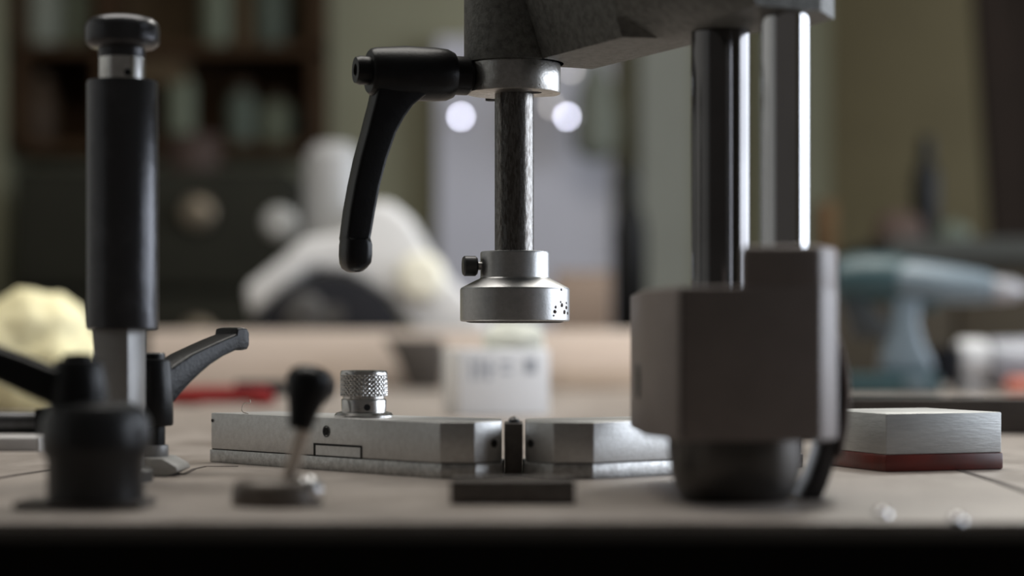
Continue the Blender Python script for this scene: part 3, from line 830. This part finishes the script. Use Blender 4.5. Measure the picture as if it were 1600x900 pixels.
obj('pin_hole', lathe((px0 + 14 * k, D - 35.5 * k * math.cos(a), zz(117)), [(5.5 * k, -.001), (5.5 * k, .0002), (0, .0002)], axis=(math.sin(a), -math.cos(a), 0), seg=20), 'black_hole', po)
hexp = [(WX(185.5, D) + 40.5 * k * math.cos(math.radians(a_)), D + 40.5 * k * math.sin(math.radians(a_))) for a_ in (-87, -27, 33, 93, 153, 213)]
hexp = [(WX(149, D), D - .004), (WX(200, D - .009), D - .0092), (WX(221, D), D - .001), (WX(221, D), D + .009), (WX(149, D), D + .009)]
obj('shaft', plan(hexp, BENCH, zz(512)), 'grey_hex', po, bevel=.0005)
obj('base_flange', lathe((WX(186, D), D, BENCH), [(.0125, 0), (.0125, .004), (.0115, .005)], seg=40), 'gunmetal', po)

# ------------------------------------------------------------------ black clamp lever beside it, on a silver foot
D = .82; k = D / F
hx = WX(236, D)
c2 = thing('lever_clamp', (hx, D, BENCH), 'black clamp handle with raised curved arm standing on a silver foot', 'clamp')
zz = lambda y: EYE + (HOR - y) * k
hub = obj('hub', lathe((hx, D, 0), [(25 * k, zz(666)), (33 * k, zz(665)), (34.5 * k, zz(661)), (34.5 * k, zz(610)), (31 * k, zz(566)), (29 * k, zz(562)), (22 * k, zz(561)), (22 * k, zz(553)), (20 * k, zz(551)), (0, zz(551))], seg=48), 'black_plastic', c2)
obj('sleeve', lathe((hx, D, 0), [(22 * k, zz(698)), (22 * k, zz(664))], seg=40), 'black_plastic', c2)
obj('washer', lathe((hx, D, 0), [(26.5 * k, zz(714)), (27 * k, zz(712)), (27 * k, zz(697)), (26 * k, zz(695)), (10 * k, zz(695))], seg=40), 'grey_hex', c2)
u2 = Vector((.62, .785, 0)).normalized(); v2 = Vector((.785, -.62, 0)).normalized()
T2 = .0130
tab = [(262, 580, 640), (272, 572, 630), (285, 563, 614), (300, 553, 597), (315, 546, 583), (330, 539, 570), (350, 530, 557), (371, 521.5, 547), (372.5, 513, 547.5), (380, 511, 547.5), (387, 513, 546), (389, 517, 542)]
ss_ = []
for x, y1, y0 in tab:
    r = (x - 800) / F
    bx0, by0 = hx + v2.x * T2 / 2, D + v2.y * T2 / 2
    s = (r * by0 - bx0) / (u2.x - r * u2.y)
    d = by0 + u2.y * s
    z1, z0 = EYE + (HOR - y1) * d / F, EYE + (HOR - y0) * d / F
    c = Vector((hx, D, (z1 + z0) / 2)) + u2 * s
    ss_.append(rrect(c, v2, (0, 0, 1), T2 / 2, (z1 - z0) / 2, .0011))
obj('arm', loft(ss_), 'black_worn', c2, angle=40)
ft = bmesh.new()
fy0, fy1 = D - .014, D + .012
z712 = zz(713)
pts = [(WX(180, D), BENCH), (WX(268, D), BENCH), (WX(287, D), BENCH + .0022), (WX(284, D), BENCH + .004), (WX(262, D), z712), (WX(180, D), z712)]
a_ = [ft.verts.new((x, fy0, z)) for x, z in pts]; b_ = [ft.verts.new((x + .001, fy1, z)) for x, z in pts]
ft.faces.new(a_); ft.faces.new(b_[::-1])
for i in range(6): ft.faces.new((a_[i], b_[i], b_[(i + 1) % 6], a_[(i + 1) % 6]))
obj('silver_foot', ft, 'foot_paint', c2, bevel=.0006)

# ------------------------------------------------------------------ blurred black clamp in the left foreground
D = .655; k = D / F
zz = lambda y: EYE + (HOR - y) * k
gx = WX(150, D)
c3 = thing('knob_clamp', (gx, D, BENCH), 'blurred black clamp knob with lever in the left foreground', 'clamp')
zB = 540 + .0501 * F / D
obj('body', lathe((gx, D, 0), [(72 * k, zz(zB - 10)), (76 * k, zz(zB - 14)), (76 * k, zz(718)), (84 * k, zz(706)), (86 * k, zz(690)), (84 * k, zz(655)), (72 * k, zz(636)), (50 * k, zz(628)), (0, zz(626))], seg=48), 'black_matte', c3)
obj('base_plate', plan([(gx - .023, D - .012), (gx + .016, D - .014), (gx + .016, D + .016), (gx - .023, D + .016)], BENCH, zz(zB - 12)), 'dark_block', c3, bevel=.0005)
h3 = WX(122, D)
hb = obj('hub', lathe((h3, D, 0), [(46 * k, zz(640)), (46 * k, zz(610)), (40 * k, zz(572)), (34 * k, zz(562)), (24 * k, zz(560)), (24 * k, zz(553)), (0, zz(551))], seg=40), 'black_plastic', c3)
ss_ = []
for x, y1, y0 in ((120, 585, 648), (80, 571, 632), (40, 555, 614), (0, 541, 596), (-60, 528, 566), (-110, 520, 552), (-125, 522, 548)):
    c = W(x, (y1 + y0) / 2, D)
    ss_.append(rrect(c, (0, 1, 0), (0, 0, 1), .007, (y0 - y1) / 2 * k, .002))
obj('lever', loft(ss_), 'black_plastic', c3, angle=40)

# ------------------------------------------------------------------ small toggle with teardrop grip
D = .665; k = D / F
zz = lambda y: EYE + (HOR - y) * k
tx = WX(433, D)
tg = thing('toggle_lever', (tx, D, BENCH), 'small toggle lever with black teardrop grip on a round metal base', 'lever')
zB = 540 + .0501 * F / D
obj('base', lathe((tx, D, BENCH), [(70 * k, 0), (71 * k, 6 * k), (70 * k, 26 * k), (64 * k, 36 * k), (50 * k, 41 * k), (0, 43 * k)], seg=48), 'toggle_base', tg, angle=50)
bc = W(482, 766, D - .004)
obj('ball_stud', lathe(bc, [(0, -23 * k)] + [(23 * k * math.cos(math.radians(q)), 23 * k * math.sin(math.radians(q))) for q in range(-75, 90, 15)] + [(0, 23 * k)], seg=32), 'ball_steel', tg, angle=80)
p0, p1 = W(448, 758, D), W(480, 655, D)
obj('rod', tube([p0, p1], 11.5 * k, 20), 'tan_rod', tg)
dirr = (p1 - p0).normalized()
pb0 = W(468, 672, D)
obj('grip', lathe(pb0, [(14 * k, 0), (18 * k, 1 * k), (24 * k, 30 * k), (33 * k, 60 * k), (36 * k, 76 * k), (33 * k, 90 * k), (22 * k, 99 * k), (0, 103 * k)], axis=(dirr.x * .6, .12, dirr.z), seg=40), 'black_plastic', tg, angle=60)

# small polished screws near the front edge
def dome(px, py, r, label):
    d = .0501 * F / (py - HOR)
    tt = thing('dome_screw', (WX(px, d), d, BENCH), label, 'screw', 'polished screws near the bench edge')
    obj('head', lathe((WX(px, d), d, BENCH), [(r, 0), (r * .96, r * .25), (r * .8, r * .55), (r * .45, r * .82), (0, r * .92)], seg=32), 'chrome', tt, angle=60)
    obj('slot', box(WX(px, d) - r * .7, WX(px, d) + r * .7, d - r * .1, d + r * .1, BENCH + r * .5, BENCH + r * .9), 'gunmetal', tt)
dome(1378, 806, .0026, 'bright polished screw head near the front edge of the bench')
dome(1495, 816, .0024, 'duller screw head rightmost near the front edge of the bench')
